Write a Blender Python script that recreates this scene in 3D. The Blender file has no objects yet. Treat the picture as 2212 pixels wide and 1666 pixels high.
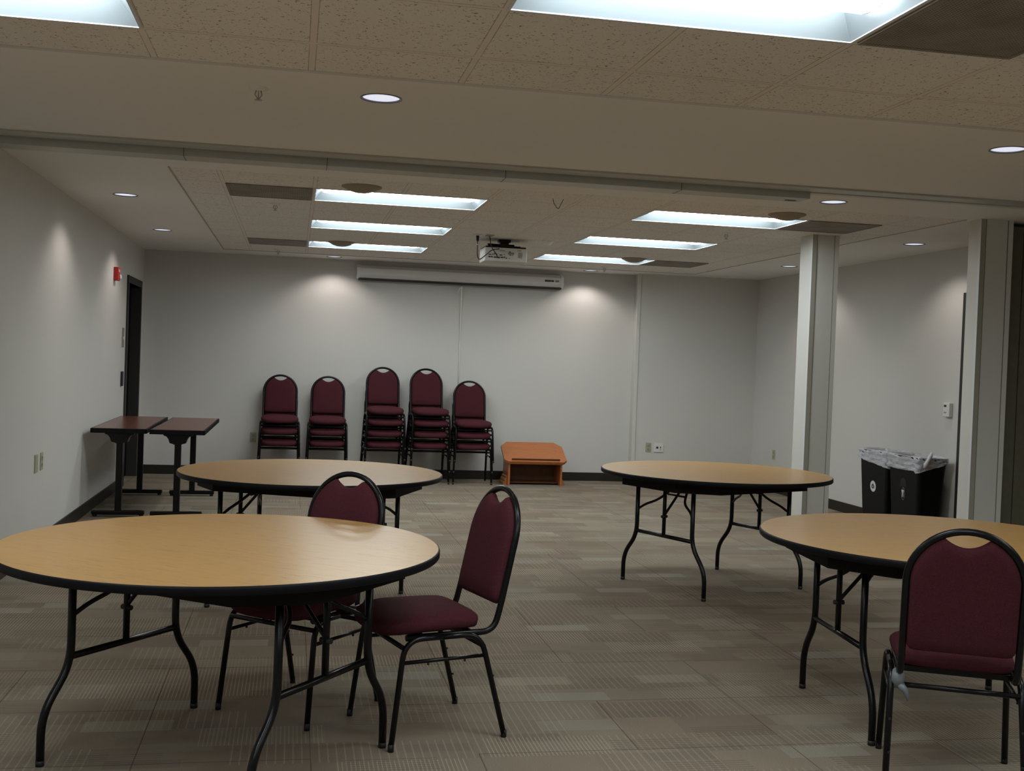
import bpy, bmesh, math, random
from mathutils import Matrix, Vector

# ------------------------------------------------------------------ camera, world, exposure
SC = bpy.context.scene
H = 2.591
cam_data = bpy.data.cameras.new('camera')
cam = bpy.data.objects.new('camera', cam_data)
SC.collection.objects.link(cam)
R = Vector((0.9811636, -0.18963583, 0.03682706))
Uv = Vector((-0.03227211, 0.02705281, 0.99911293))
Fv = Vector((0.19046389, 0.98148174, -0.02042328))
cam.matrix_world = Matrix(((R.x, Uv.x, -Fv.x, -0.1029), (R.y, Uv.y, -Fv.y, -7.9132), (R.z, Uv.z, -Fv.z, 1.4423), (0, 0, 0, 1)))
cam_data.sensor_width = 36.0
cam_data.sensor_fit = 'HORIZONTAL'
cam_data.lens = 2438.1 / 2212 * 36.0
cam_data.clip_start = 0.05
SC.camera = cam
W = bpy.data.worlds.new('world')
SC.world = W
W.use_nodes = True
W.node_tree.nodes['Background'].inputs[0].default_value = (0.02, 0.02, 0.02, 1)
W.node_tree.nodes['Background'].inputs[1].default_value = 1.0
SC.view_settings.view_transform = 'Standard'
SC.view_settings.look = 'None'
SC.view_settings.gamma = 1
SC.view_settings.use_curve_mapping = False
SC.view_settings.exposure = 0.12
LENS_E = 17.0        # fluorescent diffuser strength
SPOT_W = 15.0        # downlight watts

random.seed(4)
COL = SC.collection
PI = math.pi
def srgb(r, g, b):
    f = lambda c: (c / 255 / 12.92) if c / 255 <= 0.04045 else ((c / 255 + 0.055) / 1.055) ** 2.4
    return (f(r), f(g), f(b), 1)

# ------------------------------------------------------------------ materials
class NT:
    def __init__(s, name):
        s.m = bpy.data.materials.new(name)
        s.m.use_nodes = True
        s.t = s.m.node_tree
        s.b = s.t.nodes['Principled BSDF']
    def n(s, typ, **kw):
        nd = s.t.nodes.new(typ)
        for k, v in kw.items():
            setattr(nd, k, v)
        return nd
    def l(s, a, b): s.t.links.new(a, b)
    def put(s, sock, v):
        if hasattr(v, 'is_linked') or isinstance(v, bpy.types.NodeSocket): s.l(v, sock)
        else: sock.default_value = v
    def math(s, op, a, b=0.0, c=0.0):
        nd = s.n('ShaderNodeMath', operation=op)
        s.put(nd.inputs[0], a); s.put(nd.inputs[1], b); s.put(nd.inputs[2], c)
        return nd.outputs[0]
    def mix(s, f, a, b, mode='MIX'):
        nd = s.n('ShaderNodeMix', data_type='RGBA', blend_type=mode)
        s.put(nd.inputs[0], f); s.put(nd.inputs[6], a); s.put(nd.inputs[7], b)
        return nd.outputs[2]
    def obj(s):
        return s.n('ShaderNodeTexCoord').outputs['Object']
    def xyz(s, v):
        nd = s.n('ShaderNodeSeparateXYZ'); s.l(v, nd.inputs[0]); return nd.outputs
    def comb(s, x, y, z=0.0):
        nd = s.n('ShaderNodeCombineXYZ')
        s.put(nd.inputs[0], x); s.put(nd.inputs[1], y); s.put(nd.inputs[2], z)
        return nd.outputs[0]
    def noise(s, v, scale, detail=2.0, rough=0.5):
        nd = s.n('ShaderNodeTexNoise'); s.l(v, nd.inputs['Vector'])
        nd.inputs['Scale'].default_value = scale; nd.inputs['Detail'].default_value = detail
        nd.inputs['Roughness'].default_value = rough
        return nd.outputs[0]
    def white(s, x, y, z=0.0):
        nd = s.n('ShaderNodeTexWhiteNoise', noise_dimensions='3D'); s.l(s.comb(x, y, z), nd.inputs[0])
        return nd.outputs[0]
    def ramp(s, f, stops):
        nd = s.n('ShaderNodeValToRGB'); s.l(f, nd.inputs[0])
        e = nd.color_ramp.elements
        while len(e) < len(stops): e.new(0.5)
        for k, (p, c) in enumerate(stops):
            e[k].position = p; e[k].color = c
        return nd.outputs[0]
    def bump(s, h, strength=0.2, dist=0.002):
        nd = s.n('ShaderNodeBump'); s.l(h, nd.inputs['Height'])
        nd.inputs['Strength'].default_value = strength; nd.inputs['Distance'].default_value = dist
        s.l(nd.outputs[0], s.b.inputs['Normal'])
    def fin(s, col=None, rough=0.5, metal=0.0, spec=0.5):
        if col is not None: s.put(s.b.inputs['Base Color'], col)
        s.put(s.b.inputs['Roughness'], rough)
        s.b.inputs['Metallic'].default_value = metal
        s.b.inputs['Specular IOR Level'].default_value = spec
        return s.m

def plain(name, c, rough=0.5, metal=0.0, spec=0.5, var=0.06, vs=6.0):
    t = NT(name)
    nz = t.noise(t.obj(), vs, 3)
    dark = tuple(x * (1 - var) for x in c[:3]) + (1,)
    lite = tuple(min(1, x * (1 + var)) for x in c[:3]) + (1,)
    return t.fin(t.mix(nz, dark, lite), rough, metal, spec)

def emis(name, c, e):
    t = NT(name)
    t.fin((0.8, 0.8, 0.8, 1), 0.5)
    t.b.inputs['Emission Color'].default_value = c
    t.b.inputs['Emission Strength'].default_value = e
    return t.m

def mat_wall():
    t = NT('wall_paint')
    o = t.obj()
    big = t.noise(o, 1.3, 3)
    fine = t.noise(o, 180, 2)
    col = t.mix(big, (0.60, 0.588, 0.565, 1), (0.64, 0.628, 0.605, 1))
    sc = t.noise(t.comb(*[t.math('MULTIPLY', x, k) for x, k in zip(t.xyz(o), (7, 7, 3))]), 2.2, 6, 0.7)
    mark = t.ramp(sc, [(0.72, (0, 0, 0, 1)), (0.80, (1, 1, 1, 1))])
    col = t.mix(t.math('MULTIPLY', mark, 0.35), col, (0.36, 0.34, 0.31, 1))
    t.bump(fine, 0.15, 0.001)
    return t.fin(col, 0.6, 0, 0.3)

def mat_ceil_paint():
    t = NT('ceiling_paint')
    o = t.obj()
    col = t.mix(t.noise(o, 0.9, 3), (0.80, 0.785, 0.75, 1), (0.84, 0.825, 0.79, 1))
    t.bump(t.noise(o, 120, 2), 0.1, 0.001)
    return t.fin(col, 0.7, 0, 0.2)

def mat_tile(name, px, py):
    t = NT(name)
    o = t.obj(); x, y, z = t.xyz(o)
    def edge(v, ph):
        a = t.math('FRACT', t.math('DIVIDE', t.math('SUBTRACT', v, ph - 60.96), 0.6096))
        return t.math('MULTIPLY', t.math('ABSOLUTE', t.math('SUBTRACT', a, t.math('ROUND', a))), 0.6096)
    d = t.math('MINIMUM', edge(x, px), edge(y, py))
    bar = t.math('LESS_THAN', d, 0.0115)
    line = t.math('MULTIPLY', t.math('LESS_THAN', d, 0.0150), t.math('GREATER_THAN', d, 0.0115))
    base = t.mix(t.noise(o, 1.5, 3), (0.78, 0.745, 0.69, 1), (0.84, 0.80, 0.745, 1))
    st = t.noise(o, 70, 3, 0.7)
    fis = t.ramp(st, [(0.35, (1, 1, 1, 1)), (0.395, (0, 0, 0, 1))])
    col = t.mix(t.math('MULTIPLY', fis, 0.75), base, (0.12, 0.09, 0.065, 1))
    col = t.mix(bar, col, (0.80, 0.74, 0.67, 1))
    wob = t.noise(o, 9, 2)
    col = t.mix(t.math('MULTIPLY', line, t.math('MULTIPLY', wob, 0.95)), col, (0.10, 0.08, 0.06, 1))
    t.bump(t.math('SUBTRACT', t.math('MULTIPLY', bar, 1.5), fis), 0.3, 0.003)
    return t.fin(col, 0.85, 0, 0.15)

def mat_carpet():
    t = NT('carpet')
    o = t.obj(); x, y, z = t.xyz(o)
    TS = 0.61
    def cells(rowh, colw, seed):
        row = t.math('FLOOR', t.math('DIVIDE', y, rowh))
        r0 = t.white(row, seed, 1.7)
        xo = t.math('ADD', t.math('DIVIDE', x, colw), t.math('MULTIPLY', r0, 7.0))
        col = t.math('FLOOR', xo)
        return row, col
    # tiles of the carpet with their own ground tone
    tx = t.math('FLOOR', t.math('DIVIDE', x, TS)); ty = t.math('FLOOR', t.math('DIVIDE', t.math('ADD', y, 0.2), TS))
    tone = t.white(tx, ty, 3.1)
    ra, ca = cells(0.125, 0.33, 11.0)
    rb, cb = cells(0.205, 0.47, 23.0)
    va = t.white(ra, ca, 5.0); vb = t.white(rb, cb, 9.0)
    sa = t.white(ra, ca, 15.0); sb = t.white(rb, cb, 19.0); hb = t.white(rb, cb, 29.0)
    base = t.mix(tone, srgb(153, 138, 121), srgb(156, 148, 132))
    base = t.mix(t.math('MULTIPLY', vb, 0.75), base, srgb(137, 121, 107))
    rc, cc = cells(0.083, 0.26, 37.0)
    vc = t.white(rc, cc, 7.0); wc = t.white(rc, cc, 8.0)
    base = t.mix(t.math('MULTIPLY', t.math('GREATER_THAN', vc, 0.72), 0.45), base, t.mix(wc, srgb(154, 146, 130), srgb(118, 107, 98)))
    lit = t.math('MULTIPLY', t.math('GREATER_THAN', va, 0.87), t.math('ADD', t.math('MULTIPLY', t.white(ra, ca, 51.0), 0.9), 0.25))  # paler patches of the carpet pattern
    pale_patch_col = t.mix(sa, srgb(176, 165, 144), srgb(165, 166, 157))
    # line patterns: thin loops along y and, in other patches, along x
    def lines(v, pitch, duty):
        return t.math('LESS_THAN', t.math('FRACT', t.math('DIVIDE', v, pitch)), duty)
    ly = lines(x, 0.0155, 0.30); ly2 = lines(x, 0.031, 0.18); lx = lines(y, 0.021, 0.3)
    onY = t.math('GREATER_THAN', sb, 0.60)
    onY2 = t.math('MULTIPLY', t.math('LESS_THAN', sb, 0.60), t.math('GREATER_THAN', sb, 0.36))
    onX = t.math('LESS_THAN', sa, 0.16)
    pl = t.math('MULTIPLY', ly, onY)
    pl2 = t.math('MULTIPLY', ly2, onY2)
    px_ = t.math('MULTIPLY', lx, onX)
    strength = t.math('ADD', t.math('MULTIPLY', hb, 0.45), 0.25)
    col = t.mix(t.math('MULTIPLY', lit, 0.62), base, pale_patch_col)
    col = t.mix(t.math('MULTIPLY', pl, strength), col, srgb(196, 184, 160))
    col = t.mix(t.math('MULTIPLY', pl2, 0.4), col, srgb(190, 180, 160))
    col = t.mix(t.math('MULTIPLY', px_, 0.42), col, srgb(84, 74, 66))
    # a few dark red and dark seams along the tile joints
    fx = t.math('FRACT', t.math('DIVIDE', x, TS)); 
    seam = t.math('MULTIPLY', t.math('LESS_THAN', fx, 0.007), t.math('GREATER_THAN', t.white(tx, ty, 41.0), 0.35))
    col = t.mix(t.math('MULTIPLY', seam, 0.7), col, srgb(80, 52, 44))
    fy = t.math('FRACT', t.math('DIVIDE', t.math('ADD', y, 0.2), TS))
    seam2 = t.math('MULTIPLY', t.math('LESS_THAN', fy, 0.012), t.math('GREATER_THAN', t.white(tx, ty, 43.0), 0.4))
    col = t.mix(t.math('MULTIPLY', seam2, 0.5), col, srgb(78, 70, 62))
    g = t.noise(o, 300, 2, 0.85)
    col = t.mix(t.math('MULTIPLY', t.math('SUBTRACT', 0.68, g), 1.3), col, srgb(48, 42, 36))
    g2 = t.noise(o, 5, 3)
    col = t.mix(t.math('MULTIPLY', g2, 0.22), col, srgb(96, 86, 74))
    t.bump(g, 0.5, 0.004)
    return t.fin(col, 0.95, 0, 0.1)

def mat_oak(name, c0, c1, c2, scale=1.0, rough=0.33, spec=0.5, axis=0):
    t = NT(name)
    o = t.obj(); x, y, z = t.xyz(o)
    if axis == 1: x, y = y, x
    st = t.comb(t.math('MULTIPLY', x, 1.3 * scale), t.math('MULTIPLY', y, 16 * scale), z)
    warp = t.noise(st, 1.6, 5, 0.62)
    fine = t.noise(t.comb(t.math('MULTIPLY', x, 9 * scale), t.math('MULTIPLY', y, 240 * scale), z), 1.0, 3, 0.6)
    wv = t.math('FRACT', t.math('MULTIPLY', warp, 7.0))
    pore = t.ramp(wv, [(0.0, (1, 1, 1, 1)), (0.2, (0, 0, 0, 1)), (0.95, (0, 0, 0, 1)), (1.0, (1, 1, 1, 1))])
    col = t.mix(warp, c0, c1)
    col = t.mix(t.math('MULTIPLY', fine, 0.6), col, c2)
    brk = t.ramp(t.noise(t.comb(t.math('MULTIPLY', x, 3), t.math('MULTIPLY', y, 30), z), 1.0, 3, 0.6), [(0.44, (0, 0, 0, 1)), (0.56, (1, 1, 1, 1))])
    col = t.mix(t.math('MULTIPLY', t.math('MULTIPLY', pore, brk), 0.9), col, c2)
    return t.fin(col, rough, 0, spec)

def mat_fabric():
    t = NT('maroon_fabric')
    o = t.obj()
    x, y, z = t.xyz(o)
    g = t.noise(o, 230, 2, 0.8)
    h = t.noise(t.comb(t.math('MULTIPLY', x, 60), t.math('MULTIPLY', y, 60), t.math('MULTIPLY', z, 420)), 1.0, 2, 0.7)
    col = t.mix(g, srgb(46, 22, 27), srgb(98, 49, 57))
    col = t.mix(t.math('MULTIPLY', h, 0.5), col, srgb(56, 26, 32))
    t.bump(g, 0.35, 0.002)
    return t.fin(col, 0.9, 0, 0.10)

def mat_vent(name, dark):
    t = NT(name)
    o = t.obj(); x, y, z = t.xyz(o)
    a = t.math('LESS_THAN', t.math('FRACT', t.math('DIVIDE', x, 0.0125)), 0.55)
    b = t.math('LESS_THAN', t.math('FRACT', t.math('DIVIDE', y, 0.0125)), 0.55)
    hole = t.math('MULTIPLY', a, b)
    dirt = t.noise(o, 4.5, 4, 0.6)
    base = t.mix(t.math('MULTIPLY', t.ramp(dirt, [(0.42, (0, 0, 0, 1)), (0.65, (1, 1, 1, 1))]), 0.5), (0.30, 0.265, 0.225, 1), (0.15, 0.12, 0.095, 1))
    return t.fin(t.mix(t.math('MULTIPLY', hole, dark), base, (0.05, 0.04, 0.032, 1)), 0.6, 0, 0.3)

def mat_film():
    t = NT('bin_liner_film')
    o = t.obj(); x, y, z = t.xyz(o)
    w = t.noise(t.comb(t.math('MULTIPLY', x, 10), t.math('MULTIPLY', y, 10), t.math('MULTIPLY', z, 38)), 1.0, 4, 0.6)
    a = t.math('ADD', t.math('MULTIPLY', w, 0.9), 0.2)
    t.b.inputs['Alpha'].default_value = 1
    t.l(a, t.b.inputs['Alpha'])
    t.bump(w, 0.9, 0.02)
    return t.fin((0.80, 0.82, 0.88, 1), 0.28, 0, 0.5)

M = {}
M['wall'] = mat_wall()
M['ceil'] = mat_ceil_paint()
M['tile_far'] = mat_tile('ceiling_tile_far', 0.0, 0.0)
M['tile_near'] = mat_tile('ceiling_tile_near', -0.07, 0.0)
M['carpet'] = mat_carpet()
M['oak'] = mat_oak('oak_laminate', srgb(186, 146, 90), srgb(198, 158, 101), srgb(152, 110, 62), 1.0, 0.3, 0.36)
M['mahog'] = mat_oak('mahogany_laminate', srgb(98, 50, 38), srgb(120, 66, 50), srgb(66, 30, 24), 0.7, 0.25, 0.5, axis=1)
M['lectwood'] = mat_oak('honey_oak', srgb(176, 104, 56), srgb(198, 124, 70), srgb(140, 76, 36), 1.4, 0.35, 0.5)
M['lectdark'] = mat_oak('dark_brown_plywood', srgb(96, 56, 30), srgb(112, 68, 38), srgb(80, 44, 24), 1.0, 0.5, 0.4)  # dark brown wood for the lectern's inner panel, shelf and ledge
M['fabric'] = mat_fabric()
M['black'] = plain('black_powder_coat', (0.004, 0.004, 0.005, 1), 0.28, 0.0, 0.28, 0.2)
M['vinyl'] = plain('black_vinyl_edge', (0.005, 0.005, 0.007, 1), 0.5, 0, 0.14, 0.2)
M['under'] = plain('black_stained_wood', (0.009, 0.008, 0.008, 1), 0.7, 0, 0.15, 0.3)
M['glide'] = plain('black_plastic', (0.01, 0.01, 0.01, 1), 0.6)
M['base'] = plain('dark_cove_base', (0.020, 0.016, 0.013, 1), 0.45, 0, 0.4, 0.2)
M['pillar'] = plain('pillar_vinyl', (0.64, 0.63, 0.60, 1), 0.5, 0, 0.35, 0.03, 2)
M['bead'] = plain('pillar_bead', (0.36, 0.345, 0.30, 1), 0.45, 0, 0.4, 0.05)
M['seam'] = plain('pillar_seam', (0.20, 0.19, 0.16, 1), 0.6)
M['track'] = plain('track_metal', (0.50, 0.505, 0.47, 1), 0.45, 0.2, 0.4, 0.1, 3)
M['trackdark'] = plain('track_dark', (0.06, 0.055, 0.045, 1), 0.6)  # even dark tone for the track slot, joints and hanger rail
M['bronze'] = plain('bronze_frame', (0.035, 0.034, 0.032, 1), 0.5, 0.1, 0.25)
M['door'] = plain('dark_door', (0.004, 0.004, 0.006, 1), 0.5, 0, 0.12)
M['dooredge'] = plain('door_edge_wood', (0.10, 0.045, 0.022, 1), 0.5)
M['partition'] = plain('olive_partition_fabric', (0.13, 0.122, 0.088, 1), 0.9, 0, 0.1, 0.15, 20)
M['white'] = plain('white_enamel', (0.66, 0.67, 0.69, 1), 0.38, 0, 0.5, 0.02)
M['whitep'] = plain('white_plastic', (0.72, 0.72, 0.72, 1), 0.4, 0, 0.5, 0.02)
M['almond'] = plain('almond_plastic', (0.40, 0.385, 0.28, 1), 0.45, 0, 0.5, 0.03)
M['tan'] = plain('tan_plate', (0.24, 0.20, 0.155, 1), 0.5)
M['slot'] = plain('dark_slot', (0.03, 0.028, 0.026, 1), 0.6)
M['grey'] = plain('grey_print', (0.20, 0.21, 0.22, 1), 0.6)
M['navy'] = plain('dark_navy_plastic', (0.016, 0.016, 0.035, 1), 0.4)
M['red'] = plain('alarm_red', (0.42, 0.015, 0.015, 1), 0.4)
M['pan'] = plain('white_reflector', (0.30, 0.345, 0.38, 1), 0.6, 0, 0.2, 0.01)
M['lens'] = emis('fluorescent_diffuser', (0.93, 1.0, 0.99, 1), LENS_E)
M['cap'] = plain('lens_end_grey', (0.38, 0.44, 0.5, 1), 0.4)
M['dl'] = emis('downlight_glow', (0.80, 0.84, 1.0, 1), 0.75)
M['dltrim'] = plain('downlight_trim', (0.20, 0.21, 0.24, 1), 0.35, 0.5)
M['speaker'] = plain('speaker_cover', (0.33, 0.28, 0.21, 1), 0.6, 0, 0.3)
M['vent'] = mat_vent('vent_grille', 0.75)
M['ventnear'] = mat_vent('vent_grille_near', 0.7)
M['film'] = mat_film()
M['filmw'] = plain('bunched_film', (0.66, 0.67, 0.72, 1), 0.35)
M['bin'] = plain('black_bin_plastic', (0.006, 0.007, 0.008, 1), 0.45, 0, 0.2)
M['tape'] = plain('duct_tape', (0.22, 0.235, 0.26, 1), 0.45, 0.3)
M['cord'] = plain('white_cord', (0.85, 0.84, 0.81, 1), 0.6)
M['chrome'] = plain('brushed_steel', (0.45, 0.43, 0.40, 1), 0.35, 0.9)
M['screen'] = plain('screen_casing', (0.80, 0.81, 0.82, 1), 0.4, 0, 0.4, 0.02)
M['proj'] = plain('projector_shell', (0.60, 0.585, 0.55, 1), 0.45, 0, 0.4, 0.02)

# ------------------------------------------------------------------ mesh helpers
def box(bm, x0, x1, y0, y1, z0, z1, bev=0.0, seg=2):
    x0, x1 = min(x0, x1), max(x0, x1); y0, y1 = min(y0, y1), max(y0, y1); z0, z1 = min(z0, z1), max(z0, z1)
    r = bmesh.ops.create_cube(bm, size=1.0)
    vs = r['verts']
    for v in vs:
        v.co = Vector(((x0 + x1) / 2 + v.co.x * (x1 - x0), (y0 + y1) / 2 + v.co.y * (y1 - y0), (z0 + z1) / 2 + v.co.z * (z1 - z0)))
    if bev > 0:
        es = list({e for v in vs for e in v.link_edges})
        bmesh.ops.bevel(bm, geom=es, offset=bev, segments=seg, affect='EDGES', profile=0.5)
    return bm

def smooth_path(pts, rad, n=5):
    pts = [Vector(p) for p in pts]
    if isinstance(rad, (int, float)): rad = [rad] * len(pts)
    out = [pts[0]]
    for i in range(1, len(pts) - 1):
        a, b, c = pts[i - 1], pts[i], pts[i + 1]
        d0 = (a - b); d1 = (c - b)
        r = min(rad[i], d0.length * 0.49, d1.length * 0.49)
        p0 = b + d0.normalized() * r; p1 = b + d1.normalized() * r
        for k in range(n + 1):
            t = k / n
            out.append((1 - t) ** 2 * p0 + 2 * t * (1 - t) * b + t * t * p1)
    out.append(pts[-1])
    return out

def tube(bm, pts, r, seg=10, cap=True, sx=1.0, up=None):
    pts = [Vector(p) for p in pts]
    rings = []
    prev = None
    for i, p in enumerate(pts):
        if i == 0: d = pts[1] - p
        elif i == len(pts) - 1: d = p - pts[i - 1]
        else: d = (pts[i + 1] - p).normalized() + (p - pts[i - 1]).normalized()
        d.normalize()
        if prev is None:
            ref = Vector(up) if up else (Vector((1, 0, 0)) if abs(d.x) < 0.9 else Vector((0, 1, 0)))
            a = (ref - d * ref.dot(d)).normalized()
        else:
            a = (prev - d * prev.dot(d)).normalized()
        prev = a
        b = d.cross(a)
        ri = r[i] if isinstance(r, (list, tuple)) else r
        rings.append([bm.verts.new(p + a * math.cos(2 * PI * k / seg) * ri * sx + b * math.sin(2 * PI * k / seg) * ri) for k in range(seg)])
    for i in range(len(rings) - 1):
        for k in range(seg):
            f = bm.faces.new((rings[i][k], rings[i][(k + 1) % seg], rings[i + 1][(k + 1) % seg], rings[i + 1][k]))
            f.smooth = True
    if cap:
        bm.faces.new(rings[0][::-1]); bm.faces.new(rings[-1])
    return bm

def lathe(bm, prof, seg=32, center=(0, 0, 0), close=True):
    c = Vector(center)
    rings = []
    for r, z in prof:
        if r < 1e-5: rings.append([bm.verts.new(c + Vector((0, 0, z)))])
        else: rings.append([bm.verts.new(c + Vector((r * math.cos(2 * PI * k / seg), r * math.sin(2 * PI * k / seg), z))) for k in range(seg)])
    for a, b in zip(rings[:-1], rings[1:]):
        for k in range(seg):
            k2 = (k + 1) % seg
            if len(a) == 1 and len(b) == 1: continue
            if len(a) == 1: f = bm.faces.new((a[0], b[k], b[k2]))
            elif len(b) == 1: f = bm.faces.new((a[k], a[k2], b[0]))
            else: f = bm.faces.new((a[k], a[k2], b[k2], b[k]))
            f.smooth = True
    return bm

def prism(bm, poly, fn, t0, t1):
    """poly: list of 2D points, fn(u, v, t) -> 3D."""
    a = [bm.verts.new(fn(u, v, t0)) for u, v in poly]
    b = [bm.verts.new(fn(u, v, t1)) for u, v in poly]
    n = len(poly)
    bm.faces.new(a[::-1]); bm.faces.new(b)
    for k in range(n):
        bm.faces.new((a[k], a[(k + 1) % n], b[(k + 1) % n], b[k]))
    return bm

def pad(bm, poly, prof_f, prof_b, fn, cen=None):
    """closed cushion: rings of the outline scaled toward its centre. prof: list of (scale, thickness)."""
    cu, cv = cen if cen else (sum(p[0] for p in poly) / len(poly), sum(p[1] for p in poly) / len(poly))
    n = len(poly)
    def ring(s, t): return [bm.verts.new(fn(cu + (u - cu) * s, cv + (v - cv) * s, t)) for u, v in poly]
    base = ring(1.0, 0.0)
    for prof, sgn in ((prof_f, 1), (prof_b, -1)):
        prev = base
        for s, t in prof:
            if s < 1e-4:
                c = bm.verts.new(fn(cu, cv, t * sgn))
                for k in range(n):
                    f = bm.faces.new((prev[k], prev[(k + 1) % n], c)); f.smooth = True
            else:
                cur = ring(s, t * sgn)
                for k in range(n):
                    f = bm.faces.new((prev[k], prev[(k + 1) % n], cur[(k + 1) % n], cur[k])); f.smooth = True
                prev = cur
    return bm

def mk(name, bm, mats, parent=None, smooth_angle=None):
    bmesh.ops.recalc_face_normals(bm, faces=bm.faces[:])
    me = bpy.data.meshes.new(name)
    bm.to_mesh(me); bm.free()
    if not isinstance(mats, (list, tuple)): mats = [mats]
    for m in mats: me.materials.append(m)
    o = bpy.data.objects.new(name, me)
    COL.objects.link(o)
    if parent is not None: o.parent = parent
    return o

def NB(): return bmesh.new()
def bx(name, dims, m, parent=None, bev=0.0):
    b = NB(); box(b, *dims, bev=bev); return mk(name, b, m, parent)

def tag(o, label, cat, group=None, kind=None):
    if label: o['label'] = label
    if cat: o['category'] = cat
    if group: o['group'] = group
    if kind: o['kind'] = kind
    return o
def thing(name, label, cat, loc=(0, 0, 0), rz=0.0, group=None):
    o = bpy.data.objects.new(name, None)
    o.empty_display_size = 0.1
    COL.objects.link(o)
    o.location = loc; o.rotation_euler = (0, 0, rz)
    return tag(o, label, cat, group)
def struct(name, bm, m):
    o = mk(name, bm, m); o['kind'] = 'structure'; return o
def children(o): return [c for c in bpy.data.objects if c.parent == o]
def dup(root, loc, rz, label=None, group=None):
    def rec(o, par):
        c = o.copy(); COL.objects.link(c)
        if par is not None: c.parent = par
        for ch in kids.get(o, []): rec(ch, c)
        return c
    kids = {}
    for o in list(bpy.data.objects):
        if o.parent: kids.setdefault(o.parent, []).append(o)
    r = rec(root, None)
    r.location = loc; r.rotation_euler = (0, 0, rz)
    if label: r['label'] = label
    if group: r['group'] = group
    return r

# ------------------------------------------------------------------ room shell
XL, XR, YB, YR = -1.827, 5.60, 5.703, 5.45
NX0, NX1, NY0 = -3.1, 7.4, -12.0
YJ = -1.30          # where the near room starts
XS = 4.06           # step in the far wall

b = NB(); box(b, NX0 - .15, NX1 + .15, NY0 - .15, YB + .15, -0.1, 0.0); struct('floor', b, M['carpet'])

U = 0.6096
far_troffers = [(0.0, k * U) for k in (0, 3, 6)] + [(4 * U, k * U) for k in (0, 3, 6)]
near_troffers = [(0.54, -8 * U), (-1.89, -7 * U), (0.54, -11 * U), (3.6, -8 * U), (-1.89, -11 * U), (3.6, -11 * U), (0.54, -14 * U), (-1.89, -14 * U), (3.6, -14 * U)]  # entries after the pair in view are unseen, added to light the room
downs = [(0.24, -2.86), (3.35, -2.84), (-1.38, 0.98), (-1.38, 3.41), (3.40, -0.89), (5.13, 1.04), (5.13, 3.55), (0.32, 5.37), (3.40, 5.40), (-2.6, -2.86)]
TW = 1.2192
DR = 0.086
def build_ceiling():
    bm = NB()
    rects = [(x, x + TW, y, y + U) for x, y in far_troffers + near_troffers]
    sq = [(x - .12, x + .12, y - .12, y + .12) for x, y in downs]
    tile_far = (-0.91, 4.62, -0.52, 5.10); 
    ny1 = -3.25
    xs = {NX0 - .1, NX1 + .1, tile_far[0], tile_far[1], XL}
    ys = {NY0 - .1, YB + .1, tile_far[2], tile_far[3], ny1}
    for r in rects + sq: xs |= {r[0], r[1]}; ys |= {r[2], r[3]}
    xs = sorted(xs); ys = sorted(ys)
    for x0, x1 in zip(xs[:-1], xs[1:]):
        for y0, y1 in zip(ys[:-1], ys[1:]):
            cx, cy = (x0 + x1) / 2, (y0 + y1) / 2
            if any(r[0] < cx < r[1] and r[2] < cy < r[3] for r in rects + sq): continue
            mi = 0
            if tile_far[0] < cx < tile_far[1] and tile_far[2] < cy < tile_far[3]: mi = 1
            if cy < ny1: mi = 2
            f = bm.faces.new([bm.verts.new(p) for p in ((x0, y0, H), (x0, y1, H), (x1, y1, H), (x1, y0, H))])
            f.material_index = mi
    for (x, y) in downs:
        n = 32; a = []; c = []
        for k in range(n):
            t = 2 * PI * (k + 0.5) / n
            cx, sx = math.cos(t), math.sin(t); m = 0.12 / max(abs(cx), abs(sx))
            a.append(bm.verts.new((x + cx * m, y + sx * m, H))); c.append(bm.verts.new((x + cx * DR, y + sx * DR, H)))
        corners = []
        for k in range(n):
            k2 = (k + 1) % n
            p, q = a[k].co, a[k2].co
            vs = [a[k]]
            if abs(p.x - q.x) > 1e-4 and abs(p.y - q.y) > 1e-4:
                cxx = x + math.copysign(.12, (p.x + q.x) / 2 - x); cyy = y + math.copysign(.12, (p.y + q.y) / 2 - y)
                vs.append(bm.verts.new((cxx, cyy, H)))
            vs += [a[k2], c[k2], c[k]]
            bm.faces.new(vs)
    for f in bm.faces:
        f.normal_update()
        if f.normal.z > 0: f.normal_flip()
    me = bpy.data.meshes.new('ceiling'); bm.to_mesh(me); bm.free()
    for m in (M['ceil'], M['tile_far'], M['tile_near']): me.materials.append(m)
    o = bpy.data.objects.new('ceiling', me); COL.objects.link(o); o['kind'] = 'structure'
build_ceiling()

T = 0.15
D1 = (4.42, 5.40, 2.13)     # door in left wall: y0, y1, top
b = NB()
box(b, XL - T, XL, YJ, D1[0], 0, H); box(b, XL - T, XL, D1[1], YB + T, 0, H); box(b, XL - T, XL, D1[0], D1[1], D1[2], H)
struct('wall_left', b, M['wall'])
b = NB(); box(b, XL, XS, YB, YB + T, 0, H); box(b, XS, XR + T, YR, YB + T, 0, H); struct('wall_back', b, M['wall'])
b = NB(); box(b, XR, XR + T, -0.9, YR, 0, H); struct('wall_right', b, M['wall'])
b = NB(); box(b, NX0 - T, XL - T, YJ, YJ + T, 0, H); struct('wall_left_return', b, M['wall'])
b = NB(); box(b, XR + T, NX1 + T, YJ + .25, YJ + .4, 0, H); struct('wall_right_return', b, M['wall'])
b = NB(); box(b, NX0 - T, NX0, NY0, YJ, 0, H); struct('wall_near_left', b, M['wall'])
b = NB(); box(b, NX1, NX1 + T, NY0, YJ + .25, 0, H); struct('wall_near_right', b, M['wall'])
b = NB(); box(b, NX0 - T, NX1 + T, NY0 - T, NY0, 0, H); struct('wall_front', b, M['wall'])

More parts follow.
